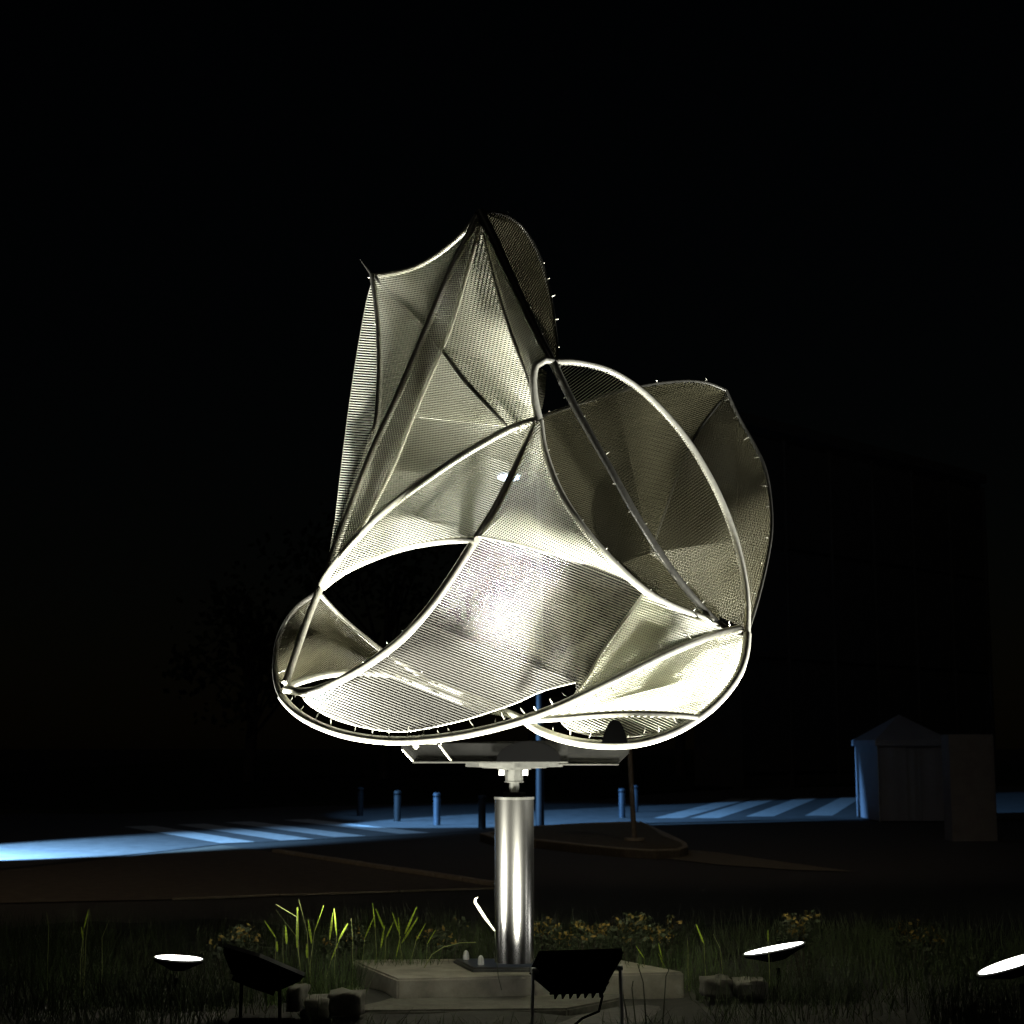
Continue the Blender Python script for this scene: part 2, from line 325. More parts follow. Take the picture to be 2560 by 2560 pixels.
# ---- strung panels
def seg(k, a=0.0, b=1.0):
    c = CUR[k]; n = len(c) - 1; i0, i1 = int(round(a*n)), int(round(b*n))
    return c[i0:i1+1] if i0 <= i1 else c[i1:i0+1][::-1]
def nearest(k, x, y):
    c = CUR[k]; return min(range(len(c)), key=lambda i: (c[i].x-x)**2 + (c[i].y-y)**2) / (len(c)-1)
def sg(k, p, q): return seg(k, nearest(k, *p), nearest(k, *q))
def V(*l): return [Vector(p) for p in l]
def strands(poly, ang, pitch, wd, m, bow=0.0, off=0.0, name='wire_panel', wave=0.0, curve=0.0):
    """taut wires across a region whose rim is the given run of (x, y, depth) points"""
    a = R(ang); dx, dy = math.cos(a), math.sin(a); mb = MB()
    proj = [(-p.x*dy + p.y*dx) for p in poly]; s0, s1 = min(proj), max(proj); n = int((s1-s0)/pitch)
    for i in range(n):
        s = s0 + (i + .5) * pitch; hits = []
        for j in range(len(poly)):
            u, v = proj[j], proj[(j+1) % len(poly)]
            if (u - s) * (v - s) < 0:
                t = (s-u)/(v-u); hits.append(poly[j].lerp(poly[(j+1) % len(poly)], t))
        hits.sort(key=lambda p: p.x*dx + p.y*dy)
        for h0, h1 in zip(hits[::2], hits[1::2]):
            if (h1 - h0).to_2d().length < 5: continue
            ns = 1 if not (bow or wave) else 10; pts = []
            for q in range(ns+1):
                t = q/ns; p = h0.lerp(h1, t); ph = s*.021
                dd = off + bow*4*t*(1-t) + wave*math.sin(t*7+ph)*math.sin(math.pi*t)
                pts.append(P(p.x, p.y, p.z + dd))
            mb.tube(pts, px(wd/2), 5, cap=False)
    return stuff(mb.build(name, m, SC, smooth=True, fix=False))
def fan(c1, c2, n, wd, m, bow=0.0, name='wire_panel'):
    def smp(c, t):
        f = t*(len(c)-1); i = min(int(f), len(c)-2); return c[i].lerp(c[i+1], f-i)
    mb = MB()
    for i in range(n):
        t = (i+.5)/n; a, c = smp(c1, t), smp(c2, t); ns = 1 if not bow else 8
        mb.tube([P(*(lambda p, q: (p.x, p.y, p.z + bow*4*q*(1-q)))(a.lerp(c, k/ns), k/ns)) for k in range(ns+1)], px(wd/2), 5, cap=False)
    return stuff(mb.build(name, m, SC, smooth=True, fix=False))
A = (1197, 535)
# upper sail, left of the dark strut
pa = seg('T1', 0, .82) + sg('T2', (930,686), (930,1100)) + sg('T3', (930,1130), A)
strands(pa, 8, 4.6, 2.18, WIRED, bow=-.05); strands(pa, 84, 3.7, 1.01, WIRED, off=.02)
pb = sg('T3', A, (825,1410)) + sg('T5', (850,1394), (895,1338)) + sg('T4', (895,1335), A)
strands(pb, 2, 4.7, 2.8, WIRE, off=-.04); strands(pb, 80, 6.1, 2.00, WIRE, off=.03)
# light upper part and darker lower part of the main sail
pc1 = sg('T4', A, (1101,878)) + sg('T22', (1111,882), (1290,1090)) + V((1330,1060,-.48)) + sg('T23', (1338,1010), A)
strands(pc1, 13, 4.9, 2.42, WIRE, bow=-.06); strands(pc1, 40, 4.3, 1.25, WIRE, off=.06)
pc2 = sg('T4', (1101,878), (895,1335)) + sg('T5', (900,1338), (1290,1068)) + sg('T22', (1290,1090), (1111,882))
strands(pc2, 6, 4.3, 1.95, WIRE); strands(pc2, 88, 3.9, 1.25, WIRED, off=.03)
# pale sliver by the black strut
pd = sg('T23', A, (1338,1010)) + sg('T16', (1337,1000), (1390,908)) + sg('T15', (1385,912), A)
strands(pd, 20, 3.8, 2.65, WIRE); strands(pd, 75, 3.9, 2.03, WIRE, off=.02)
# dim brown leaf at the top right
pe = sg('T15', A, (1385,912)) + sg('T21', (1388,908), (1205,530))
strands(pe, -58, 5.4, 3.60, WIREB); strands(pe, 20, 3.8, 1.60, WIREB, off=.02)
# thin blurred sail on the far left
pi_ = V((932,700,.3), (915,760,.42), (893,880,.5), (872,1020,.5), (853,1170,.4), (838,1300,.25), (815,1430,.05)) + sg('T3', (825,1410), (930,1130)) + sg('T2', (940,1060), (930,686))
strands(pi_, 4, 6.4, 2.80, WIRED)
# fan below the bright bow
pf = sg('T5', (1348,1048), (806,1460)) + sg('T6', (806,1470), (1192,1350)) + sg('T7', (1180,1362), (1342,1052))
strands(pf, 20, 5.6, 2.11, WIRE, bow=-.04); strands(pf, -50, 3.7, 0.94, WIRED, off=.03)
# bright wave panel right of the long tube
pg = sg('T7', (1342,1052), (1196,1340)) + sg('T24', (1196,1340), (1600,1470)) + sg('T17', (1620,1482), (1350,1052))
strands(pg, -42, 5.6, 2.90, WIRE, bow=-.06, wave=.012); strands(pg, 24, 5.4, 2.18, WIRE, off=.06, bow=-.04)
# the large striped panel
ph = sg('T24', (1196,1340), (1615,1476)) + sg('T25', (1615,1478), (1440,1735)) + V((1438,1706,-.42), (1360,1726,-.48), (1290,1757,-.46), (1230,1778,-.43), (1160,1800,-.38), (1080,1818,-.32), (1000,1829,-.25), (920,1820,-.29), (840,1798,-.37), (780,1766,-.44), (756,1742,-.48), (800,1728,-.55)) + sg('T7', (860,1696), (1180,1362))
strands(ph, 21.5, 6.4, 3.80, WIREF)
# right of the bright rib
ph2 = sg('T25', (1615,1478), (1425,1756)) + sg('T11', (1440,1746), (1830,1575)) + V((1780,1556,-.3), (1700,1532,-.42))
strands(ph2, 19, 6.2, 4.80, WIRE, bow=-.11); strands(ph2, 64, 4.0, 2.40, WIRE, off=.05)
# pale web behind the bottom of the big panel
pq = V((950,1682,.1), (1060,1692,.2), (1180,1735,.1), (1320,1800,-.4), (1285,1795,-.3), (1180,1775,-.1), (1080,1735,.1))
strands(pq, 80, 4.4, 4.20, WIRE); strands(pq, 22, 5, 4.00, WIRE, off=.05)
# lower right pocket
pn = sg('T11', (1335,1790), (1850,1572)) + sg('T10', (1868,1590), (1750,1790)) + sg('T12', (1742,1794), (1335,1800))
strands(pn, -14, 4.1, 2.65, WIRE, bow=.08, off=.03); strands(pn, 62, 4.2, 2.18, WIRE, off=.16, bow=.05)
po = sg('T12', (1400,1795), (1735,1792)) + V((1700,1812,-.72), (1640,1832,-.78), (1560,1842,-.8), (1480,1838,-.8), (1420,1822,-.78))
strands(po, 24, 6.2, 3.80, WIRE)
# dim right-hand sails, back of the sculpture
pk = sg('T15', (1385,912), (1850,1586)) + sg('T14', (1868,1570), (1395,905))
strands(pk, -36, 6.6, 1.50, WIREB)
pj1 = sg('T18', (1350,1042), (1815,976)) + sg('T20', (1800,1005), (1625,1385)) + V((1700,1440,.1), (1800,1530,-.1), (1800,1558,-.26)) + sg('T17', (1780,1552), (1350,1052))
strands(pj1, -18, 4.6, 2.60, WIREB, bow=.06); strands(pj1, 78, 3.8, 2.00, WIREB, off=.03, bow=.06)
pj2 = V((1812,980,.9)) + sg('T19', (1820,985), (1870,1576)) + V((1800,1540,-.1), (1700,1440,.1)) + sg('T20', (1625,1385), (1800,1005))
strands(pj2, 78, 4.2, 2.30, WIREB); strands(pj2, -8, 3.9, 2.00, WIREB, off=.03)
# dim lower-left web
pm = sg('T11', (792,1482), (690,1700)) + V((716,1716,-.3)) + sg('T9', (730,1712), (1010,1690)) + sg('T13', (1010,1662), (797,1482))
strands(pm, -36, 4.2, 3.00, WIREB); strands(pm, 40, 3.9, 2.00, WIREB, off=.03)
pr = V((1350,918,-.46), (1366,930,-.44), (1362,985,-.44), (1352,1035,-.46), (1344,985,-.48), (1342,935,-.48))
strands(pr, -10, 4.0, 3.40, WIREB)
def rope(pts, w_=2.0, m=TUBE):
    b = MB(); b.tube([P(*p) for p in cr(pts)], px(w_), 8); b.build('edge_rope', m, SC, smooth=True)
rope([(1438,1706,-.42), (1360,1726,-.48), (1290,1757,-.46), (1230,1778,-.43), (1160,1800,-.38), (1080,1818,-.32), (1000,1829,-.25), (920,1820,-.29), (840,1798,-.37), (780,1766,-.44), (756,1742,-.48)])
rope([(932,700,.3), (915,760,.42), (893,880,.5), (872,1020,.5), (853,1170,.4), (838,1300,.25), (815,1430,.05)], 1.6, TUBED)
rope([(1735,1792,-.7), (1700,1812,-.72), (1640,1832,-.78), (1560,1842,-.8), (1480,1838,-.8), (1420,1822,-.78), (1400,1798,-.8)], 1.6)
# ---- arm, disc and bearing under the rotor
def flat(pts, d, th, name, m, bev=.002, lab=None):
    b = MB(); b.prism([P(x, y, d) for x, y in pts], (0, th, 0)); o = b.build(name, m, SC, bevel=bev)
    if lab: o['label'] = lab
    return o
arm = [(1003,1858), (1003,1873), (1032,1903), (1546,1909), (1572,1884), (1574,1858), (1470,1866), (1310,1812), (1160,1852)]
flat([(1003,1857), (1003,1873), (1032,1903), (1420,1906), (1420,1858)], -.34, .012, 'arm_plate', SMOKE)
flat([(1120,1856), (1100,1866), (1128,1900), (1546,1909), (1572,1884), (1574,1860), (1400,1850)], -.10, .012, 'arm_plate', SMOKE)
b = MB(); c0 = P(1032,1903,-.34); c1 = P(1420,1906,-.34)
b.box((c0.x, c0.y-.03, c0.z-.012), (c1.x, c0.y+.26, c0.z-.001)); b.build('arm_flange', PLATE, SC, bevel=.002)
b = MB(); c0 = P(1400,1906,-.1); c1 = P(1546,1909,-.1)
b.box((c0.x, c0.y-.04, c1.z-.010), (c1.x, c0.y+.1, c1.z-.001)); b.build('arm_flange', PLATE, SC, bevel=.002)
for x0, y0, x1, y1 in ((1006,1874,1034,1904), (1098,1862,1128,1902)):
    b = MB(); b.tube([P(x0,y0,-.36), P(x1,y1,-.36)], px(2.6), 8); b.build('arm_edge_rod', TUBE, SC, smooth=True)
b = MB(); b.tube([P(1100,1850,-.36), P(1103,1862,-.36)], px(1.5), 6); b.tube([P(1005,1857,-.36), P(1092,1858,-.36)], px(2), 6); b.build('arm_edge_rod', TUBE, SC, smooth=True)
bm = bmesh.new(); bmesh.ops.create_uvsphere(bm, u_segments=16, v_segments=10, radius=px(7)); me = bpy.data.meshes.new('ball'); bm.to_mesh(me); bm.free(); me.materials.append(PALE)
me.polygons.foreach_set('use_smooth', [True]*len(me.polygons))
o = bpy.data.objects.new('ball_stop', me); COL.objects.link(o); o.parent = SC; o.matrix_parent_inverse = Matrix.Translation(SC.location).inverted(); o.location = P(1040,1865,-.38)
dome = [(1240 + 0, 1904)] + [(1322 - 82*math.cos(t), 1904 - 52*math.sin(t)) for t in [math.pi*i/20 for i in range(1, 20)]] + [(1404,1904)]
flat(dome, -.40, .02, 'hub_shadow_plate', BLACKM, lab='matt black half-round plate standing in for a shadow over the hub')  # invented flat plate in the shape of a dark shadow patch
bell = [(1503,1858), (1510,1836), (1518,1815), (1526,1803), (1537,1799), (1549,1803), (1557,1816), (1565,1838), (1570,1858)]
flat(bell, -.93, .02, 'bell_shadow_plate', BLACKM, lab='small dark bell-shaped plate standing in for a shadow at the arm end')  # made-up part, shaped after a dark patch taken for a shadow
mc = P(1285.5, 2410); ax, ay = mc.x, SY
def zed(y, d=0.0): return P(1285, y, d).z
def disc(r, z0, z1, name, m, n=48, r2=None, par=SC, cx=None, cy=None, bev=0):
    cx = ax if cx is None else cx; cy = ay if cy is None else cy
    b = MB(); b.tube([(cx, cy, z0), (cx, cy, z1)], [r, r if r2 is None else r2], n); return b.build(name, m, par, smooth=True, bevel=bev)
disc(px(120), zed(1917), zed(1906), 'hub_disc', PLATE, 8)
disc(px(80), zed(1920), zed(1917)-.001, 'hub_disc', PLATE, 32)
disc(px(42), zed(1924), zed(1920)-.001, 'hub_disc', PLATE, 32)
disc(px(22), zed(1953), zed(1924)-.001, 'bearing_block', PLATE, 8)
disc(px(24), zed(1956), zed(1953)-.001, 'bearing_block', PLATE, 8)
disc(px(12.5), zed(1982), zed(1956)-.001, 'spindle', PLATE, 20)
disc(px(28), zed(1994), zed(1980), 'bearing_collar', BLACKM, 24)
for dx in (-31, 27):
    for dd in (-.05, .06):
        disc(px(7), zed(1938), zed(1925), 'hub_bolt', CHROME, 6, cx=ax+px(dx), cy=ay+dd)
disc(px(48), zed(2404), zed(1993), 'post', POSTM, 96)
disc(px(49.5), zed(1998), zed(1992), 'post_rim', PLATE, 96)
# base plate and nuts
bp = [G(1180,2421,TOPZ+.025), G(1398,2421,TOPZ+.025), G(1450,2398,TOPZ+.025), G(1133,2398,TOPZ+.025)]
b = MB(); b.prism([(p.x, p.y, TOPZ+.001) for p in bp], (0, 0, .016)); b.build('base_plate', PLATE, SC, bevel=.003)
cc = sum(bp, Vector())/4
b = MB(); b.prism([(cc.x+(p.x-cc.x)*.96, cc.y+(p.y-cc.y)*.96, TOPZ+.0175) for p in bp], (0, 0, .013)); b.build('base_plate', PLATE, SC, bevel=.003)
for x, y in ((1165,2399), (1202,2412), (1378,2412), (1415,2399)):
    p = G(x, y, TOPZ+.03); par = disc(.022, TOPZ+.0305, TOPZ+.06, 'nut', CHROME, 6, cx=p.x, cy=p.y, bev=.002)
    b = MB(); b.tube([(p.x, p.y, TOPZ+.0602+.03*math.sin(t)) for t in [math.pi/2*i/6 for i in range(7)]], [max(.001, .019*math.cos(math.pi/2*i/6)) for i in range(7)], 14); b.build('nut_cap', CHROME, par, smooth=True).matrix_parent_inverse = Matrix.Identity(4)

# ================================================================== floodlights
def uplight(key, rad, label):
    """round uplighter: flared bowl, bezel, glowing lens, stake and foot"""
    loc, aim, wt, c = FLOODS[key]; n = aim.normalized()
    e = empty('uplight', (loc.x, loc.y, 0), label, 'floodlight', 'floodlights around the sculpture')
    b = MB(); b.tube([loc - n*.005, loc - n*.02, loc - n*.045, loc - n*.07], [rad, rad*.95, rad*.6, rad*.3], 32); b.build('housing', BLACKM, e, smooth=True)
    b = MB(); b.tube([loc - n*.004, loc + n*.004], [rad*.94, rad*.93], 32); b.build('lens', LENSW, e, smooth=True)
    b = MB(); N = 32; M = Matrix.Translation(loc) @ n.to_track_quat('Z', 'Y').to_matrix().to_4x4(); vs = []
    for rr, z in ((rad*.95, -.003), (rad*1.01, -.003), (rad*1.01, .006), (rad*.95, .006)):
        vs += [M @ Vector((rr*math.cos(2*math.pi*k/N), rr*math.sin(2*math.pi*k/N), z)) for k in range(N)]
    b.add(vs, [(i*N+k, i*N+(k+1) % N, ((i+1) % 4)*N+(k+1) % N, ((i+1) % 4)*N+k) for i in range(4) for k in range(N)]); b.build('bezel', GALV, e, smooth=True)
    q = loc - n*.12; b = MB(); b.tube([q, Vector((q.x, q.y, .02))], .014, 10); b.build('stake', BLACKM, e, smooth=True)
    b = MB(); b.tube([(q.x, q.y, .0), (q.x, q.y, .035)], [.09, .08], 16); b.build('foot', BLACKM, e, smooth=True)
def flood(key, w_, h_, label, black=False, dpt=.09):
    loc, aim, wt, c = FLOODS[key]; n = aim.normalized()
    M = Matrix.Translation(loc) @ n.to_track_quat('Z', 'Y').to_matrix().to_4x4()
    e = empty('floodlight', (loc.x, loc.y, 0), label, 'floodlight', 'floodlights around the sculpture')
    b = MB()     # bowl-shaped housing: wide rim narrowing to the back
    rings = [(w_/2, h_/2, -.004), (w_/2, h_/2, -.03), (w_/2*.93, h_/2*.92, -.05), (w_/2*.62, h_/2*.55, -dpt-.03)]
    vs = []
    for a, c_, z in rings: vs += [M @ Vector(p) for p in ((-a,-c_,z), (a,-c_,z), (a,c_,z), (-a,c_,z))]
    fs = [(0,1,2,3), (15,14,13,12)] + [(i*4+k, i*4+(k+1) % 4, (i+1)*4+(k+1) % 4, (i+1)*4+k) for i in range(3) for k in range(4)]
    b.add(vs, fs); b.build('housing', BLACKM, e, bevel=.006)
    for i in range(7):
        b = MB(); xx = -w_/2*.55 + w_*.55*i/6; b.box((xx-.004, -h_/2*.5, -dpt-.06), (xx+.004, h_/2*.5, -dpt-.031), M); b.build('cooling_fin', BLACKM, e)
    b = MB(); b.box((-w_/2*.9, -h_/2*.85, -.003), (w_/2*.9, h_/2*.85, .004), M); b.build('lens', LENSW, e)
    b = MB()
    for s in (-1, 1):
        b.box((s*(w_/2+.001), -h_/2, -.01), (s*(w_/2-.012), h_/2, .016), M)
        b.box((-w_/2+.013, s*(h_/2+.001), -.01), (w_/2-.013, s*(h_/2-.012), .016), M)
    b.build('rim', GALV if key == 'left' else BLACKM, e)
    # yoke and legs
    X = (M.to_3x3() @ Vector((1, 0, 0)));
    for s in (-1, 1):
        p = loc + X * s * (w_/2 + .015) - n * .04; q = Vector((p.x + X.x*s*.01, p.y, .02))
        b = MB(); b.tube([p, q], .010, 8); b.tube([p - X*s*.03, p + X*s*.012], .016, 8); b.build('leg', GALV if black else BLACKM, e, smooth=True)
    b = MB(); b.box((loc.x - w_/2*.7, loc.y-.05, .02), (loc.x + w_/2*.7, loc.y+.05, .05)); b.build('foot_plate', BLACKM, e, bevel=.003)
    return e, M
f1, M1 = flood('front', .46, .26, 'black floodlight on thin legs in front of the concrete plinth, aimed up at the sculpture', True, .12)
b = MB(); pp = [Vector((.46, 8.9, .32)), Vector((.49, 8.88, .25)), Vector((.47, 8.88, .17)), Vector((.38, 8.9, .13)), Vector((.3, 8.92, .06))]
b.tube(pp, .007, 8); b.build('cable', BLACKM, f1, smooth=True)
flood('left', .52, .30, 'black tilted floodlight with a thin lit rim beside the tall seeding grass', False, .10)
uplight('leftback', .155, 'small glowing floodlight at the far left of the grass')
uplight('rightback', .20, 'glowing floodlight just right of the plinth under the ochre blossoms')
uplight('right', .22, 'glowing floodlight at the right edge of the photo')

# ================================================================== street things
def bollard(x, y, lab, hgt=.64):
    p = G(x, y); e = empty('bollard', (p.x, p.y, 0), lab, 'bollard', 'bollards along the far pavement')
    BM_ = BOLL if 'blue-lit bollard' in lab else BOLL_SHADE
    b = MB(); b.tube([(p.x, p.y, .0), (p.x, p.y, hgt*.86)], .073, 20); b.build('shaft', BM_, e, smooth=True)
    b = MB(); b.tube([(p.x, p.y, hgt*.862), (p.x, p.y, hgt*.9)], .062, 20); b.build('groove', BLACKM, e, smooth=True)
    b = MB(); b.tube([(p.x, p.y, hgt*.902), (p.x, p.y, hgt*.97), (p.x, p.y, hgt)], [.078, .078, .055], 20); b.build('cap', BM_, e, smooth=True)
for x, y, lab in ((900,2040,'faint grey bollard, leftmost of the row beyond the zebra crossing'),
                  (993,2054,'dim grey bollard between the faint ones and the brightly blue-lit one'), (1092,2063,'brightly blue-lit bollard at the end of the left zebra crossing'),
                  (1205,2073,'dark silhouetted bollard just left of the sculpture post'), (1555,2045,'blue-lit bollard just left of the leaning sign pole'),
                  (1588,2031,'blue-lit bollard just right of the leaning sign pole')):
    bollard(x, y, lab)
# street lamp: head seen through the wires
p = G(1350, 2066); lp = empty('street_lamp', (p.x, p.y, 0), 'tall grey street lamp with a lit bluish head seen behind the sculpture', 'street lamp')
hz = AT(1330, 1196, p.y)
b = MB(); b.tube([(p.x, p.y, 0), (p.x, p.y, 3), (p.x, p.y, hz.z)], [.085, .07, .045], 16); b.build('pole', POLEM, lp, smooth=True)
hd = AT(1272, 1195, p.y-.3)
b = MB(); b.tube([(p.x, p.y, hz.z), (p.x-.12, p.y-.1, hz.z+.12), (hd.x+.2, hd.y, hd.z+.09)], .03, 10); b.build('arm', GALV, lp, smooth=True)
b = MB(); b.box((hd.x-.28, hd.y-.12, hd.z+.03), (hd.x+.28, hd.y+.12, hd.z+.11)); b.build('lamp_head', GALV, lp, bevel=.02)
b = MB(); b.tube([(hd.x, hd.y, hd.z+.029), (hd.x, hd.y, hd.z-.02), (hd.x, hd.y, hd.z-.06)], [.22, .19, .08], 20); b.build('lens', LENSB, lp, smooth=True)
lamp('SPOT', 'street_lamp_light', (hd.x, hd.y, hd.z-.1), (hd.x+.6, hd.y+4.2, 0), 1100, BLUE, spot_size=R(64), spot_blend=.3, shadow_soft_size=.15)
# leaning sign pole on the island
p = G(1586, 2101, .12); tp = AT(1572, 1840, p.y)
e = empty('sign_pole', (p.x, p.y, .11), 'thin brown leaning sign pole standing on the traffic island', 'sign pole')
b = MB(); b.tube([p, tp], .042, 12); b.build('pole', mat('pole_paint', (.20, .17, .13), .6, .2, noise=(8, 1.2, .7)), e, smooth=True)
b = MB(); b.tube([p - Vector((0,0,.0)), p + Vector((0,0,.04))], .16, 16); b.build('foot', KERB, e, smooth=True)
b = MB(); c = tp + Vector((-.22, .05, .0)); b.tube([c, c + Vector((0,.02,0))], .25, 24); b.build('sign_plate', BLACKM, e, smooth=True)
# gazebo tent
def quad(a, b_, c, d): m_ = MB(); return m_
tx0, tx1, Yt = AT(2143,2050,35.7).x, AT(2378,2050,33.5).x, 33.5
zt = AT(2141, 1848, Yt).z; zp = AT(2240, 1786, Yt+1).z; xm = AT(2250,1800,Yt+1).x; D_ = 2.2
e = empty('market_tent', ((tx0+tx1)/2, Yt, 0), 'pale closed party tent with a pointed roof at the right of the road', 'tent')
xs = [tx0 + (tx1-tx0)*t for t in (0, .40, .60, 1)]
for i in range(3):
    b = MB(); n_ = 8; xa, xb = xs[i], xs[i+1]; vs = []
    for k in range(n_+1):
        xx = xa+(xb-xa)*k/n_; oy = .006*math.sin(k*1.1) + (.02 if i == 1 else 0)
        vs += [(xx, Yt+oy, .02), (xx, Yt+oy, zt)]
    b.add(vs, [(2*k, 2*k+2, 2*k+3, 2*k+1) for k in range(n_)]); o = b.build('side_cloth', CANV if i != 1 else mat('canvas_flap', (.25,.265,.30), .9), e, fix=False)
    o['label'] = 'recessed darker entrance cloth' if i == 1 else 'flat pale side cloth'
for xx in (tx0, tx1):
    b = MB(); b.box((xx-.004, Yt+.02, .02), (xx+.004, Yt+D_, zt)); b.build('side_cloth', CANV, e)
b = MB(); b.box((tx0, Yt+D_, .02), (tx1, Yt+D_+.01, zt)); b.build('side_cloth', CANV, e)
b = MB(); o4 = .06
b.add([(tx0-o4, Yt-o4, zt-.02), (tx1+o4, Yt-o4, zt-.02), (tx1+o4, Yt+D_+o4, zt-.02), (tx0-o4, Yt+D_+o4, zt-.02), (xm, Yt+D_/2, zp),
       (tx0-o4, Yt-o4, zt-.14), (tx1+o4, Yt-o4, zt-.14), (tx1+o4, Yt+D_+o4, zt-.14), (tx0-o4, Yt+D_+o4, zt-.14)],
      [(0,1,4), (1,2,4), (2,3,4), (3,0,4), (5,6,1,0), (6,7,2,1), (7,8,3,2), (8,5,0,3)])
b.build('roof', CANV, e, fix=False)
for xx in (tx0, tx1):
    b = MB(); b.tube([(xx, Yt-.03, 0), (xx, Yt-.03, zt)], .02, 8); b.build('tent_pole', GALV, e)
# grey cabinet wall right of the tent
q0, q1 = AT(2384, 2150, 27), AT(2497, 2150, 27); zc = AT(2440, 1836, 27).z
b = MB(); b.box((q0.x, 27, -.02), (q1.x, 27.5, zc)); e = tag(b.build('kiosk_panel', mat('panel_grey', (.16,.15,.15), .8, noise=(4,1.2,.8)), bevel=.01), 'tall dim grey panel standing right of the tent', 'panel')
# long building behind
def BY(x): return 57 + (x - AT(1850,1500,57).x) * 1.05
e = empty('building', (16, 64, 0), 'long dark flat-roofed building with vertical panels behind the tent', 'building')
xa = AT(1840, 1500, 57).x; xe = xa + 13.0; H0 = 13.2
pw = (xe - xa) / 6
def bpanel(name, x0, x1, z0, z1, off, th, m, bev=0):
    d = Vector((1, 1.05, 0)).normalized(); nn = Vector((1.05, -1, 0)).normalized()
    a = Vector((x0, BY(x0), 0)) + nn*off; c = Vector((x1, BY(x1), 0)) + nn*off
    b = MB(); b.prism([(a.x, a.y, z0), (c.x, c.y, z0), (c.x, c.y, z1), (a.x, a.y, z1)], -nn*th); return b.build(name, m, e)
bpanel('wall', xa, xe, 0, H0, 0, 2, WALLM)
for i in range(6):
    for k in range(3):
        bpanel('facade_panel', xa+pw*i+.07, xa+pw*(i+1)-.07, .6+k*4.15, .6+k*4.15+3.95, .10, .09, WALLM)
for i in range(7): bpanel('pilaster', xa+pw*i-.05, xa+pw*i+.05, 0, H0-.2, .17, .16, WALLM)
bpanel('parapet', xa-.1, xe+.1, H0+.001, H0+.4, .25, 2.2, WALLM)

# ================================================================== vegetation
def blade(mb, base, tip, wd, bend=.15, n=4):
    base, tip = Vector(base), Vector(tip); d = tip - base; side = Vector((d.y*.3 + random.uniform(-1,1), random.uniform(-.4,.4), 0)).normalized(); side = Vector((1, random.uniform(-.5,.5), 0)).normalized()
    mid = base.lerp(tip, .5) + Vector((0, 0, d.length*bend)) ; vs = []
    for i in range(n+1):
        t = i/n; p = base*(1-t)**2 + mid*2*t*(1-t) + tip*t*t; ww = wd*(1-t)**.7/2
        if i == n: vs.append(p)
        else: vs += [p - side*ww, p + side*ww]
    mb.add(vs, [(2*i, 2*i+1, 2*i+3, 2*i+2) for i in range(n-1)] + [(2*n-2, 2*n-1, 2*n)])
def inpl(x, y):
    return -1.0 < x < 1.15 and 9.2 < y < 10.75
def lamp_clear(x, y):
    for k, (l, a, wt_, c) in FLOODS.items():
        if (x-l.x)**2 + (y-l.y)**2 < (.24 if k in ('front','left') else .16)**2: return False
    return True
gb = MB(); gd = MB()
for i in range(34000):
    x = random.uniform(-4.6, 4.6); y = random.uniform(7.6, 13.6)
    if inpl(x, y) or not lamp_clear(x, y): continue
    dens = .35 + .65*(math.sin(x*1.9+y*.7)*.5+.5)
    if random.random() > dens: continue
    front = y < 9.2
    h = random.uniform(.05, .16) if front else random.uniform(.08, .30) * (1.15 if -1.9 < x < -.4 else 1)
    mb = gb if random.random() < .5 else gd
    blade(mb, (x, y, gh(x, y)-.01), (x+random.gauss(0,.07), y+random.gauss(0,.05), h), random.uniform(.0025, .006), .1, 3)
stuff(gb.build('grass', LEAF, fix=False)); stuff(gd.build('grass', LEAFD, fix=False))
def seedhead(base, tip, r, par, n=16):
    """a spike of many small overlapping grains"""
    mb = MB(); base, tip = Vector(base), Vector(tip); ax_ = (tip-base); L = ax_.length; ax_.normalize(); u = ax_.orthogonal().normalized(); v = ax_.cross(u)
    rows = max(6, int(L/.009))
    for i in range(rows):
        t = i/rows; rr = r*(.55 + .45*math.sin(math.pi*min(1, t*1.1+.1)))
        for k in range(4):
            a = k*math.pi/2 + i*.8; o_ = u*math.cos(a) + v*math.sin(a); c = base + ax_*(L*t) + o_*rr*.6
            mb.tube([c, c + ax_*.010 + o_*rr*.35, c + ax_*.022 + o_*rr*.5], [rr*.28, rr*.42, .0004], 4, cap=False)
    return mb.build('seed_head', SEED, par, fix=False)
def tuft(label, items, Y, nleaf=60, spread=None):
    xs_ = [i[0] for i in items]; b0 = AT(sum(xs_)/len(xs_), 2400, Y); e = empty('seeding_grass', (b0.x, Y, 0), label, 'grass tuft', 'seeding grass tufts')
    for (x0, y0, x1, y1, th, sd) in items:       # head run from (x0,y0) up to (x1,y1); stem goes on to the soil
        yy = Y + random.uniform(-.12, .12)
        hb, ht = AT(x0, y0, yy), AT(x1, y1, yy); g = Vector((hb.x + (hb.x-ht.x)*.5 + random.gauss(0,.01), yy, .01))
        mid = g.lerp(hb, .55) + Vector((random.gauss(0,.008), 0, .01))
        b = MB(); b.tube([g, mid, hb] + ([] if sd else [ht]), [.0022, .002, .0017] + ([] if sd else [.0008]), 5); st = b.build('stalk', STRAW if th < 3 else LEAF, e, smooth=True)
        if sd:
            s = seedhead(hb, ht, px(th*.68), st); s.matrix_parent_inverse = Matrix.Identity(4)
    lm = MB(); x_lo, x_hi = min(xs_)-25, max(xs_)+25
    for i in range(nleaf*3):
        x = random.uniform(x_lo, x_hi); p = AT(x, 2400, Y + random.uniform(-.15, .15))
        blade(lm, (p.x, p.y, .01), (p.x + random.gauss(0,.07), p.y + random.gauss(0,.05), random.uniform(.12, .36)), random.uniform(.0025, .005), .12, 4)
    stuff(lm.build('leaves', TLEAF, e, fix=False))
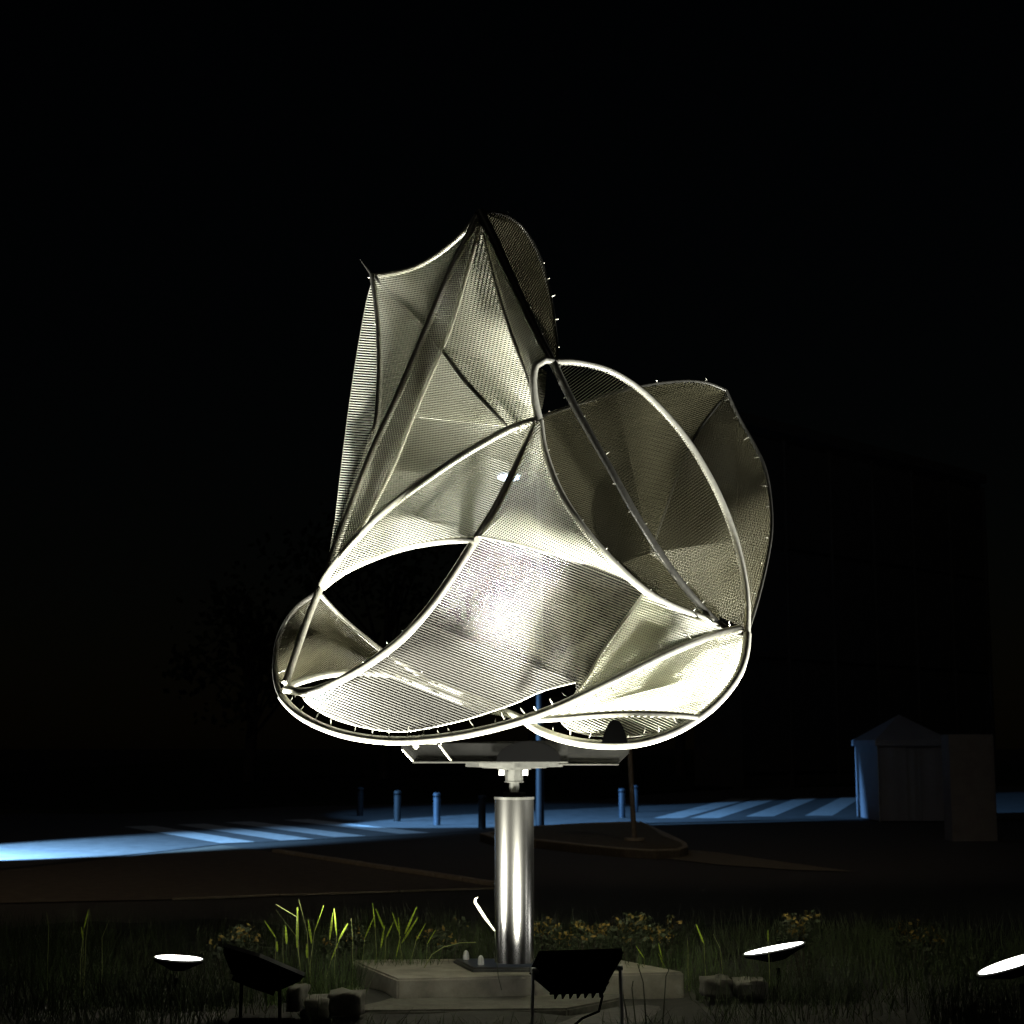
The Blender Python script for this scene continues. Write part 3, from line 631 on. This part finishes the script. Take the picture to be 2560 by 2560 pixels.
tuft('bright green grass tuft with stout seed spikes directly behind the tilted floodlight',
     [(693,2380,692,2358,3.6,1), (717,2360,714,2318,3.8,1), (743,2370,744,2273,3.9,1), (768,2395,767,2364,3.8,1), (779,2358,771,2304,3.6,1), (690,2345,664,2306,2.2,1), (740,2340,690,2275,1.6,0), (742,2292,690,2261,1.4,0), (768,2330,747,2248,1.5,0), (786,2330,808,2268,1.6,1), (707,2370,708,2320,1.5,0)], 10.15, 90)
tuft('yellow-green grass tuft with slim upright heads in the middle of the left bed',
     [(824,2350,832,2286,3.2,1), (842,2340,836,2276,2.4,1), (846,2352,867,2313,3.0,1), (882,2350,878,2296,1.5,0), (828,2400,850,2345,2.2,1)], 10.1, 60)
tuft('tall arching grass tuft with the brightest slanting heads left of the plinth',
     [(912,2345,935,2292,2.4,1), (952,2370,961,2318,3.0,1), (960,2322,941,2276,3.0,1), (938,2320,932,2262,2.0,1), (997,2330,982,2285,2.2,1), (999,2340,996,2298,2.4,1), (1012,2335,1040,2271,3.3,1), (1004,2358,1043,2296,3.4,1), (965,2345,982,2308,2.4,1), (1040,2352,1062,2312,2.0,1), (1068,2360,1087,2328,1.8,1), (990,2395,1000,2345,2.2,1)], 10.85, 90)
tuft('faint thin grass tuft standing alone at the far left', [(208,2350,204,2322,2.4,1), (215,2345,224,2270,1.8,0), (122,2320,116,2280,1.3,0), (255,2345,273,2300,1.4,0), (210,2320,220,2278,2.4,1)], 10.3, 40)
tuft('sparse grass tuft with one bright leaning head right of the plinth', [(1760,2360,1742,2315,2.8,1), (1655,2395,1647,2362,2.3,1), (1610,2395,1592,2368,1.8,1), (1662,2418,1648,2388,2.2,1), (1720,2370,1718,2345,1.3,0), (1800,2370,1783,2335,1.4,0)], 10.7, 60)
tuft('short grass stem with a bright head above the right glowing floodlight', [(1920,2352,1920,2330,2.6,1)], 10.1, 12)
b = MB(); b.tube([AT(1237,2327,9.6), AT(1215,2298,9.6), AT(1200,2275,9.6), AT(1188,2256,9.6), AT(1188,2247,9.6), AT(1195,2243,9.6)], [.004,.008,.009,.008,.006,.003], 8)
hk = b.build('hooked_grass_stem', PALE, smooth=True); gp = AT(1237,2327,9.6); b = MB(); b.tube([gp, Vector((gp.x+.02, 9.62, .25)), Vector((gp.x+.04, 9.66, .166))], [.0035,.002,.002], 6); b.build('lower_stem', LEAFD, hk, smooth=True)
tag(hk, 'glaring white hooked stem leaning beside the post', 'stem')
b = MB(); pts = [AT(x, y, 9.9) for x, y in ((1060,2420), (1080,2386), (1108,2368), (1150,2357), (1190,2356))]; b.tube(pts, [.003,.003,.0025,.002,.003], 6)
tag(b.build('arching_grass_stem', STRAW, smooth=True), 'single dim stem arching over the left edge of the plinth', 'stem')
for k, (l_, a_, w2, c2) in FLOODS.items():          # grass standing round each lamp
    if k in ('front', 'left'): continue
    mb = MB()
    for i in range(750):
        an = random.uniform(math.pi, 2*math.pi); rr = random.uniform(.2, .45); x = l_.x + math.cos(an)*rr*1.2; y = l_.y + math.sin(an)*rr
        blade(mb, (x, y, 0), (x+random.gauss(0,.05), y+random.gauss(0,.04), random.uniform(.12, l_.z*(.6+.36*(rr/.45)))), random.uniform(.003, .007), .1, 3)
    stuff(mb.build('grass', LEAFD, fix=False))
# dead twigs in front of the right side of the plinth
tw = empty('dry_weed', G(1640,2500), 'dark leafless weed standing before the right face of the plinth', 'weed')
for pts in (((1655,2485),(1665,2440),(1672,2425),(1656,2400)), ((1616,2500),(1608,2455),(1594,2410)), ((1572,2500),(1555,2470),(1554,2435)), ((1590,2500),(1580,2470),(1583,2452))):
    b = MB(); q = [AT(x, y, 9.15) for x, y in pts]; q[0].z = .03; b.tube(q, [.004,.003,.003,.0015][:len(q)], 5); b.build('twig', LEAFD, tw, smooth=True)
# blossoming shrubs behind the plinth
def shrub(x, ytop, Y, wpx, label, n=420, fl=.4):
    top = AT(x, ytop, Y); wd = wpx/F_PX*Y/2; e = empty('flowering_shrub', (top.x, Y, 0), label, 'shrub', 'low ochre flowering shrubs')
    lm, fm, sm_ = MB(), MB(), MB(); h = top.z
    cl = [(top.x + random.uniform(-1,1)*wd, Y + random.uniform(-.25,.25), h*random.uniform(.62,.98), random.uniform(.05,.1)) for _ in range(9)]
    for c in cl:
        sm_.tube([(top.x + (c[0]-top.x)*.3, Y, 0), (c[0], c[1], c[2])], [.006, .003], 5)
        for k in range(n//9):
            v = Vector((random.gauss(0,1), random.gauss(0,1), random.gauss(0,1))).normalized() * c[3] * random.uniform(.5, 1.05)
            p = Vector(c[:3]) + v; s = random.uniform(.012, .024)
            a = Vector((random.uniform(-1,1), random.uniform(-1,1), random.uniform(-1,1))).normalized(); b2 = a.orthogonal().normalized()
            tgt = fm if (v.z > 0 and random.random() < fl) else lm
            tgt.add([p - a*s, p + b2*s*.6, p + a*s, p - b2*s*.6], [(0,1,2,3)])
        for k in range(n//12):
            p = Vector((c[0]+random.gauss(0,.1), c[1]+random.gauss(0,.1), c[2]*random.uniform(.1,.9))); s = random.uniform(.008, .018)
            a = Vector((random.uniform(-1,1), random.uniform(-1,1), random.uniform(-.3,1))).normalized(); b2 = a.orthogonal().normalized()
            lm.add([p - a*s, p + b2*s*.5, p + a*s, p - b2*s*.5], [(0,1,2,3)])
    stuff(lm.build('foliage', LEAFD, e, fix=False)); stuff(fm.build('blossoms', FLOW, e, fix=False)); sm_.build('stems', BARK, e, smooth=True)
shrub(1380, 2318, 11.3, 70, 'low ochre shrub nearest the right side of the post')
shrub(1470, 2300, 11.3, 90, 'fullest ochre shrub above the black floodlight')
shrub(1575, 2300, 11.3, 80, 'ochre shrub second to the right of the black floodlight')
shrub(1660, 2318, 11.4, 70, 'sparse ochre shrub above the right corner of the plinth', 300)
shrub(2010, 2288, 11.2, 110, 'yellowish shrub with round blossoms behind the glowing floodlight', 400)
shrub(2290, 2312, 11.6, 60, 'faint yellow shrub far to the right', 200)
shrub(580, 2325, 11.0, 90, 'dim reddish-ochre shrub behind the tilted floodlight', 350, .3)
shrub(880, 2318, 11.2, 120, 'dark low shrub behind the seeding grass', 380, .12)
shrub(1110, 2320, 11.2, 90, 'dark low shrub left of the post base', 300, .15)
# edging stones
def stone(x, y, wpx, hpx, Y, lab):
    p = AT(x, y, Y); wd = wpx/F_PX*Y; h = hpx/F_PX*Y; bm = bmesh.new(); bmesh.ops.create_cube(bm, size=1)
    bmesh.ops.subdivide_edges(bm, edges=bm.edges, cuts=3, use_grid_fill=True)
    for v in bm.verts:
        v.co = Vector((v.co.x*wd, v.co.y*.22, v.co.z*(h+.05))) * (1 - .10*v.co.length**2) + Vector((random.gauss(0,.004), random.gauss(0,.006), random.gauss(0,.005)))
    me = bpy.data.meshes.new('edging_stone'); bm.to_mesh(me); bm.free(); me.materials.append(STONE); me.polygons.foreach_set('use_smooth', [True]*len(me.polygons))
    o = bpy.data.objects.new('edging_stone', me); COL.objects.link(o); o.location = (p.x, Y, p.z + h/2 - .025); o.rotation_euler = (0, 0, random.uniform(-.1,.1))
    tag(o, lab, 'stone', 'edging stones along the bed')
stone(745, 2500, 36, 34, 9.35, 'small upright edging stone under the tilted floodlight')
stone(790, 2518, 70, 26, 9.45, 'low edging stone just right of the upright one')
stone(866, 2514, 84, 34, 9.5, 'long low edging stone touching the left side of the plinth')
stone(1790, 2468, 70, 24, 10.0, 'low edging stone just right of the plinth')
stone(1875, 2470, 80, 22, 10.0, 'edging stone below the right glowing floodlight')
# dark trees beyond the road
def tree(x, Y, h, wd, lab, n=900):
    px_ = AT(x, 2000, Y).x; e = empty('tree', (px_, Y, .1), lab, 'tree', 'dark trees beyond the road')
    b = MB(); top = Vector((px_, Y, h*.75)); b.tube([(px_, Y, 0), (px_+.1, Y, h*.3), top], [.28, .2, .06], 10)
    cl = []
    for k in range(14):
        a = random.uniform(0, 6.28); rr = wd*random.uniform(.2, 1); c = Vector((px_+math.cos(a)*rr, Y+math.sin(a)*rr*.7, h*random.uniform(.38,.95))); cl.append(c)
        b.tube([(px_+.05, Y, h*random.uniform(.2,.5)), c], [.09, .02], 6)
    b.build('trunk', BARK, e, smooth=True); m_ = MB()
    for c in cl:
        for k in range(n//14):
            v = Vector((random.gauss(0,1), random.gauss(0,1), random.gauss(0,.7))) * wd * .26; p = c + v; s = random.uniform(.12, .28)
            a = Vector((random.uniform(-1,1), random.uniform(-1,1), random.uniform(-1,1))).normalized(); b2 = a.orthogonal().normalized()
            m_.add([p-a*s, p+b2*s*.6, p+a*s, p-b2*s*.6], [(0,1,2,3)])
    stuff(m_.build('crown', LEAFD, e, fix=False))
for x, Y, h, wd, lab in ((620,64,8,3,'lower dark tree beyond the left zebra crossing'),
                     (960,68,12,4,'tall dark tree directly beyond the row of bollards'), (1330,66,9,3.6,'dark tree hidden behind the sculpture post'), (1700,74,10,3.6,'dark tree beyond the right zebra crossing')):
    tree(x, Y, h, wd, lab)
